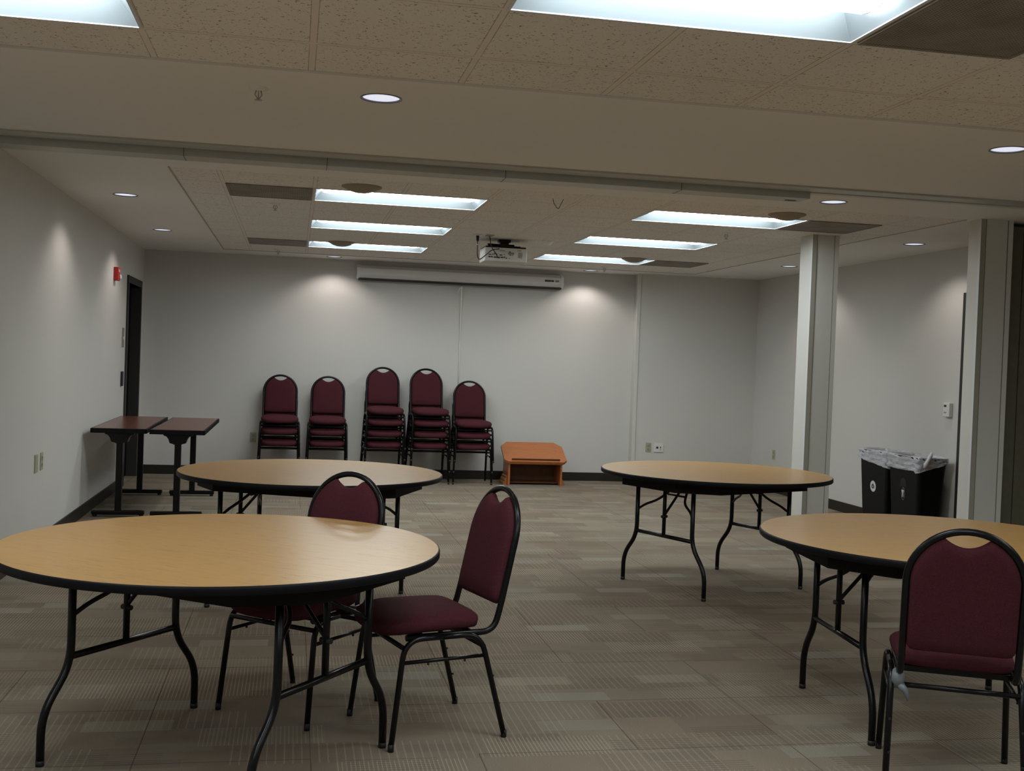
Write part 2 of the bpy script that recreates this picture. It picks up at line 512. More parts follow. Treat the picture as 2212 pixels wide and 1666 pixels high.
# baseboards
BH = 0.105
b = NB(); box(b, XL, XL + .012, YJ, D1[0] - .05, 0, BH, .003); box(b, XL, XL + .012, D1[1] + .05, YB, 0, BH, .003); struct('baseboard_left', b, M['base'])
b = NB(); box(b, XL + .012, XS - .012, YB - .012, YB, 0, BH, .003); box(b, XS - .012, XS, YR - .012, YB, 0, BH, .003); box(b, XS, XR - .012, YR - .012, YR, 0, BH, .003)
struct('baseboard_back', b, M['base'])
b = NB(); box(b, XR - .012, XR, 0.98, YR, 0, BH, .003); struct('baseboard_right', b, M['base'])
# corner trim on the step of the far wall
b = NB(); box(b, XS - .045, XS - .001, YR - .016, YR - .001 + .0, BH, H, .002); struct('trim_1', b, M['pillar'])

# angle along the edge of the tiled ceiling in the near room
b = NB(); box(b, NX0, NX1, -3.252, -3.215, H - .002, H, 0); struct('trim_2', b, M['pillar'])
# angles round the far tiled field
b = NB(); box(b, -0.918, -0.908, -0.52, 5.10, H - .004, H); box(b, -0.918, 4.626, 5.095, 5.105, H - .004, H); box(b, 4.616, 4.626, -0.52, 5.10, H - .004, H)
struct('trim_3', b, M['bead'])

# partition track: flat flanges, slot and a deeper channel over the left part
tr = thing('partition_track', 'grey metal partition track crossing the ceiling from the left wall toward the right column', 'track', (0.6, -1.27, H))
def trk(name, dims, m):
    b = NB()
    x0, x1, y0, y1, z0, z1 = dims
    box(b, x0 - .6, x1 - .6, y0 + 1.27, y1 + 1.27, z0 - H, z1 - H, .002); return mk(name, b, m, tr)
trk('flange', (NX0 + .02, 5.55, -1.43, -1.30, H - .012, H), M['track'])
trk('slot', (NX0 + .02, 5.55, -1.30, -1.275, H - .006, H), M['trackdark'])
trk('flange', (3.05, 5.55, -1.275, -1.215, H - .016, H), M['pillar'])
ch = trk('channel', (XL + .005, 3.05, -1.275, -1.11, H - .052, H), M['track'])
for jx in (-0.75, 0.05, 1.1, 2.2):
    b = NB(); box(b, jx - .6 - .0015, jx - .6 + .0015, -.0065, .157, -.0535, -.001); mk('joint', b, M['trackdark'], ch)
b = NB(); box(b, 2.93 - .6, 3.0 - .6, .09, .115, -.0545, -.050); mk('pin_slot', b, M['trackdark'], ch)

# ------------------------------------------------------------------ pillars
def pillar(name, x0, x1, y0, y1, label):
    cx, cy = (x0 + x1) / 2, (y0 + y1) / 2
    t = thing(name, label, 'pillar', (cx, cy, 0))
    w, d = (x1 - x0) / 2, (y1 - y0) / 2
    b = NB(); box(b, -w, w, -d, d, 0, H, .002); mk('casing', b, M['pillar'], t)
    for sx in (-1, 1):
        b = NB()
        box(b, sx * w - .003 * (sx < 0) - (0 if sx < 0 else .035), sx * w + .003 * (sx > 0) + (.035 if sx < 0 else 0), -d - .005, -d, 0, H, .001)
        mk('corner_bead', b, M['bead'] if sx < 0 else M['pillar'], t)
        b = NB(); xx = sx * (w - .037); box(b, xx - .0015, xx + .0015, -d - .0055, -d, 0, H); mk('seam', b, M['seam'], t)
    b = NB(); box(b, -w - .004, -w, -d - .004, -d + .018, 0, H, .001); mk('corner_bead', b, M['white'], t)
    return t
pillar('pillar', 4.075, 4.305, 0.80, 1.03, 'square off-white pillar standing alone on the carpet between the far right table and the bins')
pillar('pillar', 4.69, 4.94, -0.60, -0.45, 'pale end column beside the dark folded partition at right, thermostat showing just left of it')
pt = thing('folding_partition', 'dark olive fabric folding partition stacked behind the right end column', 'partition', (5.25, -0.42, 0))
for k in range(5):
    b = NB(); x0 = -.29 + k * .115
    box(b, x0, x0 + .108, -.13 + .0, .13, .02, H - .03, .006); mk('panel', b, M['partition'], pt)
b = NB(); box(b, -.295, .29, -.05, .05, H - .03, H - .001); mk('hanger_rail', b, M['trackdark'], pt)

# ------------------------------------------------------------------ doors
def door_left():
    y0, y1, top = D1
    f = NB()
    xa, xb = XL - T - .01, XL + .018
    box(f, xa, xb, y0 - .045, y0 + .012, 0, top + .012, .003); box(f, xa, xb, y1 - .012, y1 + .045, 0, top + .012, .003)
    box(f, xa, xb, y0 - .045, y1 + .045, top, top + .075, .003)
    d = NB(); box(d, XL - .135, XL - .095, y0 + .012, y1 - .012, 0.008, top)
    dr = struct('door_1', d, M['door'])
    mk('door_frame', f, M['bronze'], dr)
    e = NB(); box(e, XL - .095, XL + .010, y0 + .0125, y0 + .018, 0.01, top - .25); mk('door_edge', e, M['dooredge'], dr)
    k = NB(); tube(k, [(XL - .096, y0 + .09, 1.0), (XL - .045, y0 + .09, 1.0), (XL - .045, y0 + .2, 1.0)], .009); mk('door_handle', k, M['chrome'], dr)
door_left()
def door_right():
    y0, y1, top = 0.02, 0.92, 2.14
    f = NB()
    box(f, XR - .025, XR - .001, y1, y1 + .05, 0, top + .05, .003); box(f, XR - .025, XR - .001, y0 - .05, y0, 0, top + .05, .003); box(f, XR - .025, XR - .001, y0, y1, top, top + .05, .003)
    d = NB(); box(d, XR - .012, XR - .001, y0, y1, .008, top)
    dr = struct('door_2', d, M['dooredge']); mk('door_frame', f, M['bronze'], dr)
door_right()

# ------------------------------------------------------------------ ceiling fixtures
def make_troffer(label, x, y, group):
    t = thing('ceiling_troffer', label, 'ceiling light', (x, y, H), 0, group)
    b = NB(); D = .115; i = .012
    # flange
    for d in ((0, TW, 0, i), (0, TW, U - i, U), (0, i, i, U - i), (TW - i, TW, i, U - i)):
        box(b, d[0], d[1], d[2], d[3], -.004, .004)
    mk('frame', b, M['white'], t)
    b = NB()
    lo = [(i, i), (TW - i, i), (TW - i, U - i), (i, U - i)]
    hi = [(.11, .12), (TW - .11, .12), (TW - .11, U - .12), (.11, U - .12)]
    A = [b.verts.new((p[0], p[1], 0)) for p in lo]; B = [b.verts.new((p[0], p[1], D)) for p in hi]
    for k in range(4): b.faces.new((A[k], A[(k + 1) % 4], B[(k + 1) % 4], B[k]))
    b.faces.new(B)
    mk('reflector', b, M['pan'], t)
    # diffuser: shallow trough along x with rounded ends, hanging from the pan top
    b = NB(); n = 12; rings = []
    xs = [.05, .053, .065, .09] + [.09 + (TW - .18) * k / 8 for k in range(1, 8)] + [TW - .09, TW - .065, TW - .053, TW - .05]
    sc = [0.55, 0.75, 0.92, 1.0] + [1.0] * 7 + [1.0, 0.92, 0.75, 0.55]
    for xx, s in zip(xs, sc):
        rings.append([b.verts.new((xx, U / 2 - math.cos(PI * k / n) * .145 * (0.9 + .1 * s), .095 - math.sin(PI * k / n) ** .7 * .078 * s)) for k in range(n + 1)])
    for r0, r1 in zip(rings[:-1], rings[1:]):
        for k in range(n):
            f = b.faces.new((r0[k], r0[k + 1], r1[k + 1], r1[k])); f.smooth = True
    b.faces.new(rings[0]); b.faces.new(rings[-1])
    ln = mk('diffuser', b, M['lens'], t)
    for xe in (.085, TW - .085):
        b = NB()
        tube(b, [(xe, U / 2 - math.cos(PI * k / n) * .147, .095 - math.sin(PI * k / n) ** .7 * .0785) for k in range(n + 1)], .0022, 6)
        mk('end_clip', b, M['cap'], ln)
    return t
tr_labels = ['fluorescent ceiling light in the far room, left column, nearest, beside the round speaker',
             'fluorescent ceiling light in the far room, left column, middle of three',
             'fluorescent ceiling light in the far room, left column, closest to the screen wall',
             'fluorescent ceiling light in the far room, right column, nearest, left of the pillar top',
             'fluorescent ceiling light in the far room, right column, middle of three',
             'fluorescent ceiling light in the far room, right column, farthest, right of the projector']
near_labels = ['large bright fluorescent ceiling light cut by the top edge, beside the perforated vent',
               'fluorescent ceiling light cut by the top left corner of the photo',
               'added unseen fluorescent ceiling light behind the camera, middle column second row', 'added fluorescent ceiling light overhead to the right of the camera, out of view',
               'added unseen fluorescent ceiling light behind the camera, left column second row', 'added unseen fluorescent ceiling light behind the camera, right column second row',
               'added unseen fluorescent ceiling light behind the camera, middle column last row', 'added unseen fluorescent ceiling light behind the camera, left column last row', 'added unseen fluorescent ceiling light behind the camera, right column last row']
t0 = make_troffer(tr_labels[0], far_troffers[0][0], far_troffers[0][1], 'fluorescent ceiling lights of the far room')
for (x, y), lb in list(zip(far_troffers, tr_labels))[1:]: dup(t0, (x, y, H), 0, lb)
for (x, y), lb in zip(near_troffers, near_labels): dup(t0, (x, y, H), 0, lb, 'fluorescent ceiling lights of the near room')

def make_down(label, x, y):
    t = thing('recessed_downlight', label, 'downlight', (x, y, H), 0, 'round recessed downlights')
    b = NB(); lathe(b, [(DR, 0.0), (DR - .004, .03), (DR - .012, .07)], 32); mk('reflector_cone', b, M['dltrim'], t)
    b = NB(); lathe(b, [(DR - .002, .001), (DR - .002, -.003), (DR + .006, -.003), (DR + .006, 0.0)], 32); mk('trim_ring', b, M['dltrim'], t)
    b = NB(); lathe(b, [(0, .004), (DR - .003, .004)], 32); mk('lamp_disc', b, M['dl'], t)
    return t
dl_labels = ['round recessed downlight in the plain ceiling band, right of the sprinkler at top left', 'round recessed downlight cut by the right edge of the photo',
             'round recessed downlight near the left wall, the nearer of two', 'round recessed downlight near the left wall, the farther of two near the door',
             'round recessed downlight beside the end of the partition track', 'round recessed downlight in front of the right wall near the end column',
             'round recessed downlight left of the pillar top, deep in the room', 'round recessed downlight over the far wall, left of the projection screen',
             'round recessed downlight over the far wall, right of the projection screen', 'round recessed downlight left of the camera, out of view']
d0 = make_down(dl_labels[0], *downs[0])
for (x, y), lb in list(zip(downs, dl_labels))[1:]: dup(d0, (x, y, H), 0, lb)
for i, (x, y) in enumerate(downs):
    L = bpy.data.lights.new('downlight_beam', 'SPOT')
    L.energy = SPOT_W if i in (2, 3, 5, 6, 7, 8) else SPOT_W * .35
    L.color = (1.0, 0.90, 0.835); L.spot_size = math.radians(132); L.spot_blend = 0.55; L.shadow_soft_size = 0.03
    o = bpy.data.objects.new('downlight_beam', L); COL.objects.link(o); o.location = (x, y, H - .004)

def vent(x0, x1, y0, y1, label, m):
    t = thing('air_vent', label, 'air vent', ((x0 + x1) / 2, (y0 + y1) / 2, H), 0, 'perforated ceiling vents')
    w, d = (x1 - x0) / 2 - .012, (y1 - y0) / 2 - .012
    b = NB(); box(b, -w + .02, w - .02, -d + .02, d - .02, -.006, -.001); mk('grille', b, m, t)
    b = NB()
    for q in ((-w, w, -d, -d + .02), (-w, w, d - .02, d), (-w, -w + .02, -d + .02, d - .02), (w - .02, w, -d + .02, d - .02)):
        box(b, *q, -.008, -.001)
    mk('frame', b, m, t)
vent(-U, 0, 0, U, 'square perforated air vent left of the nearest far-room light', M['vent'])
vent(-U, 0, 6 * U, 7 * U, 'square perforated air vent left of the farthest light in the left column', M['vent'])
vent(6 * U, 7 * U, 0, U, 'square perforated air vent in the ceiling just above the pillar', M['ventnear'])
vent(6 * U, 7 * U, 6 * U, 7 * U, 'square perforated air vent at the far right of the tiled ceiling', M['vent'])
vent(1.76, 1.76 + U, -8 * U, -7 * U, 'large perforated air vent in the top right corner of the photo', M['ventnear'])

def speaker(x, y, label):
    t = thing('ceiling_speaker', label, 'ceiling speaker', (x, y, H), 0, 'round ceiling speakers')
    b = NB(); lathe(b, [(.135, 0), (.135, -.006), (.125, -.012), (.115, -.012)], 40); mk('rim', b, M['speaker'], t)
    b = NB(); lathe(b, [(.116, -.011), (.09, -.028), (.05, -.040), (0, -.046)], 40); mk('grille', b, M['speaker'], t)
speaker(0.31, -.21, 'round beige ceiling speaker next to the nearest light of the left column')
speaker(0.33, 3.62, 'round beige ceiling speaker next to the farthest light of the left column')
speaker(3.38, -.21, 'round beige ceiling speaker next to the nearest light of the right column')
speaker(3.40, 3.62, 'round beige ceiling speaker next to the farthest light of the right column')

def sprinkler(x, y, label, s=1.0):
    t = thing('fire_sprinkler', label, 'sprinkler', (x, y, H), 0, 'ceiling fire sprinklers')
    b = NB(); lathe(b, [(.042 * s, 0), (.042 * s, -.004), (.018, -.010), (.012, -.012), (0, -.012)], 24); mk('escutcheon', b, M['ceil'], t)
    b = NB()
    tube(b, [(-.010, 0, -.012), (-.015, 0, -.03), (0, 0, -.05)], .0028, 6); tube(b, [(.010, 0, -.012), (.015, 0, -.03), (0, 0, -.05)], .0028, 6); tube(b, [(0, 0, -.012), (0, 0, -.052)], .002, 6)
    mk('frame_arms', b, M['chrome'], t)
    b = NB(); lathe(b, [(0, -.050), (.017, -.052), (.017, -.054), (0, -.054)], 16); mk('deflector', b, M['chrome'], t)
sprinkler(-.29, -2.87, 'small fire sprinkler in the plain ceiling band left of the round downlight')
sprinkler(-.28, .95, 'small fire sprinkler just behind the nearest square vent on the left')
sprinkler(-.31, 4.81, 'small fire sprinkler close to the far wall at left')
sprinkler(3.41, 1.04, 'small fire sprinkler between the two nearer lights of the right column')
sprinkler(3.41, 4.81, 'small fire sprinkler close to the far wall, right of the projector')
t = thing('smoke_detector', 'small conical smoke detector on the ceiling right of the projector', 'smoke detector', (2.19, 2.42, H))
b = NB(); lathe(b, [(.055, 0), (.055, -.008), (.05, -.012)], 28); mk('base', b, M['ceil'], t)
b = NB(); lathe(b, [(.05, -.012), (.034, -.035), (.016, -.045), (0, -.046)], 28); mk('cover', b, M['ceil'], t)
b = NB(); tube(b, smooth_path([(-.04, 0, 0), (-.035, 0, -.03), (0, 0, -.075), (.02, 0, -.03), (.035, 0, 0)], .02), .0022, 6)
o = mk('ceiling_wire', b, M['glide']); o.location = (1.67, -.23, H)
tag(o, 'thin dark wire loop hanging from the ceiling just behind the partition track', 'wire')

# ------------------------------------------------------------------ screen, cord, projector
def build_screen():
    x0, x1 = 0.60, 3.11
    t = thing('projection_screen', 'long white roll-up projection screen casing mounted high on the far wall', 'projection screen', ((x0 + x1) / 2, YB, 2.36))
    hw = (x1 - x0) / 2
    prof = [(0, .02), (0, .165), (-.055, .175), (-.125, .135), (-.135, .06), (-.105, .022), (-.08, .02)]
    b = NB(); prism(b, prof, lambda u, v, s: Vector((s, u - .001, v)), -hw + .03, hw - .03); mk('casing', b, M['screen'], t)
    for s in (-1, 1):
        b = NB(); pr = [(0, .012), (0, .172), (-.06, .182), (-.132, .140), (-.142, .058), (-.11, .014)]
        prism(b, pr, lambda u, v, q: Vector((q, u - .001, v)), s * hw, s * (hw - .032)); mk('end_cap', b, M['screen'], t)
    b = NB(); box(b, -hw + .02, hw - .02, -.115, -.035, -.004, .021, .004); mk('bottom_slat', b, M['slot'], t)
    b = NB(); lathe(b, [(0, 0), (.008, 0), (.008, -.018), (0, -.02)], 12, (0, -.08, -.004)); mk('pull_ring', b, M['chrome'], t)
    b = NB(); yy = -.1335
    for k, w in enumerate((.018, .016, .018, .014, .018, .012)):
        xx = hw - .235 + k * .02
        box(b, xx, xx + w, yy - .003, yy, .083, .106)
    mk('maker_lettering', b, M['slot'], t)
    b = NB(); box(b, hw - .105, hw - .06, yy - .003, yy, .083, .105); mk('spec_plate', b, M['grey'], t)
build_screen()
b = NB()
tube(b, smooth_path([(1.86, YB - .085, 2.34), (1.865, YB - .05, 2.28), (1.87, YB - .022, 2.1), (1.872, YB - .008, 1.6), (1.874, YB - .008, .98)], .04), .006, 8)
tube(b, smooth_path([(1.86, YB - .085, 2.335), (1.83, YB - .08, 2.30), (1.81, YB - .07, 2.25)], .01), .004, 6)
o = mk('pull_cord', b, M['cord']); tag(o, 'long white pull cord hanging down the far wall from the middle of the screen', 'cord')
b = NB(); tube(b, smooth_path([(1.85, YB - .02, .98), (1.83, YB - .025, .96), (1.80, YB - .02, .90)], .01), .009, 8); mk('tassel', b, M['whitep'], o)

def build_projector():
    t = thing('projector', 'white ceiling-mounted projector hanging in front of the screen', 'projector', (1.80, 2.42, 2.375))
    b = NB(); box(b, -.20, .20, 0, .30, 0, .128, .006, 2); mk('shell', b, M['proj'], t)
    b = NB(); box(b, -.19, .19, .01, .29, .128, .142, .003); mk('base_plate', b, M['black'], t)
    ports = [(-.165, .035, .018, .012), (-.14, .035, .012, .012), (-.115, .032, .026, .011), (-.085, .030, .026, .013), (-.05, .034, .024, .009), (-.02, .034, .009, .013), (-.003, .03, .013, .008),
             (-.165, .058, .024, .007), (-.128, .060, .008, .008), (-.112, .066, .008, .008), (-.094, .060, .01, .01), (-.06, .056, .024, .008), (-.02, .064, .006, .006), (.03, .03, .006, .006), (.036, .058, .008, .008), (.062, .06, .006, .006), (.145, .03, .005, .005), (.03, .088, .012, .009)]
    for (x, z, w, h) in ports:
        b = NB(); box(b, x, x + w, -.003, .001, z, z + h); mk('port', b, M['slot'], t)
    for (x, z, w, h) in ((.115, .04, .04, .052), (.02, .07, .055, .018), (-.06, .098, .05, .006), (.105, .105, .04, .006)):
        b = NB(); box(b, x, x + w, -.002, .001, z, z + h); mk('print', b, M['chrome'] if h > .05 else M['grey'], t)
    b = NB(); box(b, -.2025, -.1995, .05, .26, .03, .105); mk('side_grille', b, M['whitep'], t)
    b = NB(); box(b, -.09, .07, .05, .09, -.002, .001); mk('foot_recess', b, M['proj'], t)
    b = NB(); box(b, -.05, .06, .10, .20, .188, .2155, .004); box(b, -.035, .045, .11, .19, .165, .19, .004); mk('ceiling_mount', b, M['black'], t)
    b = NB(); box(b, -.15, .16, .12, .15, .142, .160, .002); box(b, -.06, .09, .06, .24, .142, .168, .004); tube(b, [(-.16, .10, .165), (.03, .12, .165)], .008); tube(b, [(.02, .05, .16), (.10, .20, .160)], .007)
    mk('mount_arms', b, M['black'], t)
    b = NB(); lathe(b, [(0, 0), (.03, 0), (.03, .02), (0, .022)], 20)
    for v in b.verts: v.co = Vector((v.co.x + .1, .30 + v.co.z, v.co.y + .06))
    mk('lens', b, M['slot'], t)
build_projector()
def plate(x, y, label, m):
    t = thing('ceiling_outlet', label, 'outlet plate', (x, y, H))
    b = NB(); box(b, -.035, .035, -.057, .057, -.006, -.0005, .002); mk('plate', b, m, t)
    b = NB(); box(b, -.016, .016, -.03, .03, -.010, -.005, .002); mk('socket', b, m, t)
plate(1.50, 2.24, 'white outlet plate in the ceiling with the projector power plug', M['whitep'])
plate(1.61, 2.24, 'brass-coloured cable plate in the ceiling between outlet and projector', M['almond'])
b = NB(); tube(b, smooth_path([(1.50, 2.24, H - .011), (1.50, 2.24, H - .10), (1.505, 2.26, H - .19), (1.53, 2.30, H - .225), (1.60, 2.36, H - .17), (1.66, 2.38, H - .115), (1.74, 2.42, H - .10), (1.76, 2.48, H - .065)], .03), .0042, 8)
o = mk('power_cable', b, M['glide']); tag(o, 'black power cable looping down from the ceiling outlet to the projector', 'cable')
b = NB(); tube(b, [(1.50, 2.24, H - .011), (1.50, 2.24, H - .05), (1.50, 2.24, H - .062)], [.014, .012, .006], 10); mk('plug', b, M['glide'], o)
b = NB(); tube(b, [(1.50, 2.24, H - .085), (1.50, 2.24, H - .094)], .007, 8); mk('cable_tie', b, M['whitep'], o)
b = NB(); tube(b, smooth_path([(1.61, 2.24, H - .011), (1.625, 2.27, H - .07), (1.66, 2.38, H - .10), (1.71, 2.40, H - .16), (1.716, 2.411, H - .172)], .02), .0042, 8)
o = mk('video_cable', b, M['glide']); tag(o, 'black video cable from the ceiling plate into the back of the projector', 'cable')

# ------------------------------------------------------------------ wall devices
def device(name, label, cat, origin, face, w, h, m, group=None, depth=.006):
    """face: 'x+' plate faces +x (left wall), 'x-' faces -x, 'y-' faces -y."""
    rz = {'y-': 0, 'x+': PI / 2, 'x-': -PI / 2}[face]
    t = thing(name, label, cat, origin, rz, group)
    b = NB(); box(b, -w / 2, w / 2, -depth, -.0005, -h / 2, h / 2, .002); mk('plate', b, m, t)
    return t
def duplex(t, m, dark):
    for z in (-.024, .024):
        b = NB(); box(b, -.016, .016, -.009, -.005, z - .016, z + .016, .004); s = mk('socket', b, m, t)
        b = NB()
        for x in (-.007, .007): box(b, x - .0018, x + .0018, -.0095, -.008, z - .004, z + .008)
        box(b, -.002, .002, -.0095, -.008, z - .013, z - .008)
        mk('slots', b, dark, s)
duplex(device('wall_outlet', 'almond duplex outlet on the far wall, left of the chair stacks', 'wall outlet', (-.545, YB, .45), 'y-', .072, .115, M['almond']), M['almond'], M['slot'])
duplex(device('wall_outlet', 'almond duplex outlet on the far wall just left of the white data plate', 'wall outlet', (4.235, YR, .455), 'y-', .072, .115, M['almond']), M['almond'], M['slot'])
duplex(device('wall_outlet', 'almond outlet on the right wall left of the pillar', 'wall outlet', (XR, 4.79, .45), 'x-', .072, .115, M['almond']), M['almond'], M['slot'])
duplex(device('wall_outlet', 'almond duplex outlet on the left wall, the right one of the pair', 'wall outlet', (XL, .51, .625), 'x+', .075, .125, M['almond']), M['almond'], M['slot'])
t = device('blank_plate', 'almond blank wall plate on the left wall, the left one of the pair', 'wall plate', (XL, .33, .625), 'x+', .075, .125, M['almond'], depth=.010)
t = device('data_plate', 'square white data plate with two dark jacks on the far wall', 'wall plate', (4.365, YR, .455), 'y-', .122, .115, M['whitep'], depth=.010)
b = NB(); lathe(b, [(0, 0), (.014, 0), (.014, .003), (0, .003)], 20)
for v in b.verts: v.co = Vector((v.co.x - .018, -.010 - v.co.z, v.co.y))
mk('jack', b, M['slot'], t)
b = NB(); box(b, .021, .031, -.013, -.010, -.009, .014, .001); mk('jack', b, M['slot'], t)
b = NB(); box(b, .020, .032, -.013, -.010, -.032, -.022, .001); mk('jack', b, M['grey'], t)
# switch plate, card reader, fire strobe beside the left door
t = device('switch_plate', 'tall tan switch plate with a white switch beside the dark door', 'light switch', (XL, 4.19, 1.55), 'x+', .12, .20, M['tan'])
b = NB(); box(b, -.012, .045, -.012, -.006, -.02, .012, .002); mk('switch', b, M['whitep'], t)
t = thing('card_reader', 'small dark card reader on the left wall beside the door, below the switch', 'card reader', (XL, 4.15, 1.13), PI / 2)
b = NB(); box(b, -.04, .04, -.022, -.0005, -.075, .075, .006); mk('body', b, M['navy'], t)
b = NB(); box(b, -.006, .006, -.024, -.021, .04, .048); mk('indicator', b, M['grey'], t)
t = thing('fire_alarm_strobe', 'red fire alarm strobe high on the left wall near the door', 'fire alarm', (XL, 3.53, 2.155), PI / 2)
b = NB(); box(b, -.06, .06, -.045, -.0005, -.065, .065, .006); mk('body', b, M['red'], t)
b = NB(); box(b, .0, .045, -.062, -.044, -.045, -.005, .006); mk('strobe_lens', b, M['whitep'], t)
fb = NB()
def letters(bm, word, x0, z0, h, y, w=None, gap=None):
    w = w or h * .6; gap = gap or h * .2; s = h * .16
    G = {'F': [(0, 0, s, h), (0, h - s, w, h), (0, h * .45, w * .75, h * .45 + s)], 'I': [(w * .4, 0, w * .4 + s, h)],
         'R': [(0, 0, s, h), (0, h - s, w, h), (w - s, h * .45, w, h), (0, h * .45, w, h * .45 + s), (w * .6, 0, w * .6 + s, h * .45)],
         'E': [(0, 0, s, h), (0, h - s, w, h), (0, h * .42, w * .75, h * .42 + s), (0, 0, w, s)]}
    for c in word:
        for (a, b0, c1, d) in G[c]: box(bm, x0 + a, x0 + c1, y - .0015, y, z0 + b0, z0 + d)
        x0 += w + gap
letters(fb, 'FIRE', -.045, .02, .026, -.045)
mk('fire_lettering', fb, M['whitep'], t)
t = thing('thermostat', 'white wall thermostat with a dark display, left of the right end column', 'thermostat', (XR, 1.14, 1.165), -PI / 2)
b = NB(); box(b, -.048, .048, -.035, -.0005, -.062, .062, .005); mk('body', b, M['whitep'], t)
b = NB(); box(b, -.034, .004, -.037, -.034, .024, .044, .001); mk('display', b, M['slot'], t)
b = NB(); box(b, -.03, -.018, -.037, -.034, -.03, -.018, .001); box(b, -.008, .004, -.037, -.034, -.03, -.018, .001); mk('buttons', b, M['grey'], t)

# ------------------------------------------------------------------ banquet chairs
HW = .188           # half width of the back hoop (tube centre)
ZR = .405
rec0 = Vector((0, -.213, .475)); rec_top = Vector((0, -.312, .932))
rdir = (rec_top - rec0).normalized(); rlen = (rec_top - rec0).length
rn = Vector((0, rdir.z, -rdir.y))            # toward the sitter
def back_pt(u, s, t=0.0): return Vector((u, 0, 0)) + rec0 + rdir * s + rn * t
def make_chair(label, group):
    t = thing('banquet_chair', label, 'chair', (0, 0, 0), 0, group)
    # hoop
    sc = rlen - HW
    pts = []
    left = smooth_path([(-HW, .17, ZR), (-HW, -.192, ZR), tuple(back_pt(-HW, .03)), tuple(back_pt(-HW, sc))], [0, .07, .06, 0], 6)
    pts += left[:-1]
    for k in range(0, 25):
        a = PI - PI * k / 24
        pts.append(back_pt(HW * math.cos(a), sc + HW * math.sin(a)))
    right = [Vector((-p.x, p.y, p.z)) for p in left[:-1]][::-1]
    pts += right
    b = NB(); tube(b, pts, .0125, 10); mk('back_frame', b, M['black'], t)
    # backrest pad with the handle notch
    rp = HW - .0115; nh = .074
    poly = []
    s0 = .026
    poly += [(-rp + .03, s0), (-rp + .012, s0 + .004), (-rp + .002, s0 + .018), (-rp, s0 + .04)]
    for k in range(1, 7): poly.append((-rp, s0 + .04 + (sc - s0 - .04) * k / 6))
    a_n = math.acos(nh / rp)
    for k in range(1, 13):
        a = PI - (PI - (PI - a_n)) * k / 12
        poly.append((rp * math.cos(a), sc + rp * math.sin(a)))
    zt = sc + rp * math.sin(a_n)
    for k in range(1, 12):
        u = -nh + 2 * nh * k / 12
        poly.append((u, zt - .033 * (1 - (u / nh) ** 2)))
    poly += [(-u, v) for u, v in poly[::-1] if True][0:0]
    mirror = [(-u, v) for (u, v) in poly[:22][::-1]]
    poly = poly[:22] + poly[22:] + mirror
    for k in range(1, 8): poly.append((rp - .03 - (2 * rp - .06) * k / 8, s0))
    b = NB()
    pad(b, poly, [(.993, .012), (.965, .022), (.90, .029), (.7, .034), (.4, .036), (0, .037)], [(.995, .006), (.97, .011), (.8, .013), (.4, .013), (0, .013)], lambda u, v, q: back_pt(u, v, q), (0, .24))
    mk('backrest', b, M['fabric'], t)
    # seat
    outl = [(-.155, -.140), (-.182, -.125), (-.196, -.085), (-.203, 0), (-.208, .10), (-.208, .16), (-.198, .205), (-.172, .24), (-.13, .262), (-.07, .272), (0, .275)]
    poly = []
    for i in range(len(outl) - 1):
        for k in range(2):
            f = k / 2; a, c = outl[i], outl[i + 1]; poly.append((a[0] + (c[0] - a[0]) * f, a[1] + (c[1] - a[1]) * f))
    poly.append(outl[-1])
    poly += [(-u, v) for u, v in poly[:-1][::-1]]
    poly += [(.10, -.148), (.03, -.150), (-.03, -.150), (-.10, -.148)]
    def seatf(u, v, q):
        drop = -.018 * max(0, (v - .10) / .17) ** 2
        return Vector((u, v, .446 + q + drop))
    b = NB()
    pad(b, poly, [(.997, .009), (.98, .018), (.94, .026), (.85, .034), (.66, .041), (.35, .046), (0, .047)], [(.985, .014), (.95, .022), (.85, .026), (.5, .027), (0, .027)], seatf, (0, .03))
    mk('seat', b, M['fabric'], t)
    # legs
    for sx in (-1, 1):
        xt, xf = sx * .213, sx * .226
        for pts in ([(xt, .035, ZR), (xt, .185, ZR), (xf, .232, .012)], [(xt, .035, ZR), (xt, -.125, ZR), (xf, -.232, .012)]):
            b = NB(); tube(b, smooth_path(pts, .075, 7), .0112, 8, sx=1.05); lg = mk('leg', b, M['black'], t)
            p = Vector(pts[2]); b = NB(); tube(b, [p + Vector((0, 0, -.012)), p + Vector((0, 0, .016))], .0116, 10); mk('foot_cap', b, M['glide'], lg)
        # side stretcher with little studs
        zf = .32
        yf = .185 + (.232 - .185) * (ZR - zf) / (ZR - .012); yr = -.125 - (.232 - .125) * (ZR - zf) / (ZR - .012)
        xs_ = sx * (.213 + .013 * (ZR - zf) / .39)
        b = NB(); tube(b, [(xs_, yf, zf), (xs_, yr, zf + .002)], .0075, 8)
        st = mk('stretcher', b, M['black'], t)
        for yy in (.09, -.06):
            b = NB(); tube(b, [(xs_, yy, zf - .006), (xs_, yy, zf - .014)], .005, 8); mk('stud', b, M['glide'], st)
        for (zz) in (.13, .24):
            ys_ = -.125 - .107 * (ZR - zz) / (ZR - .012)
            b = NB(); tube(b, [(xs_ - sx * .0, ys_ - .009, zz), (xs_, ys_ - .0155, zz)], .0045, 8); mk('stud', b, M['glide'], st)
    for yy, zz in ((.19, .375), (-.142, .355)):
        b = NB(); tube(b, [(-.21, yy, zz), (.21, yy, zz)], .0095, 8); mk('crossbar', b, M['black'], t)
    b = NB(); box(b, -.19, .19, -.10, -.07, ZR - .012, ZR + .012, .003); box(b, -.19, .19, .10, .13, ZR - .012, ZR + .012, .003); mk('seat_support', b, M['black'], t)
    return t

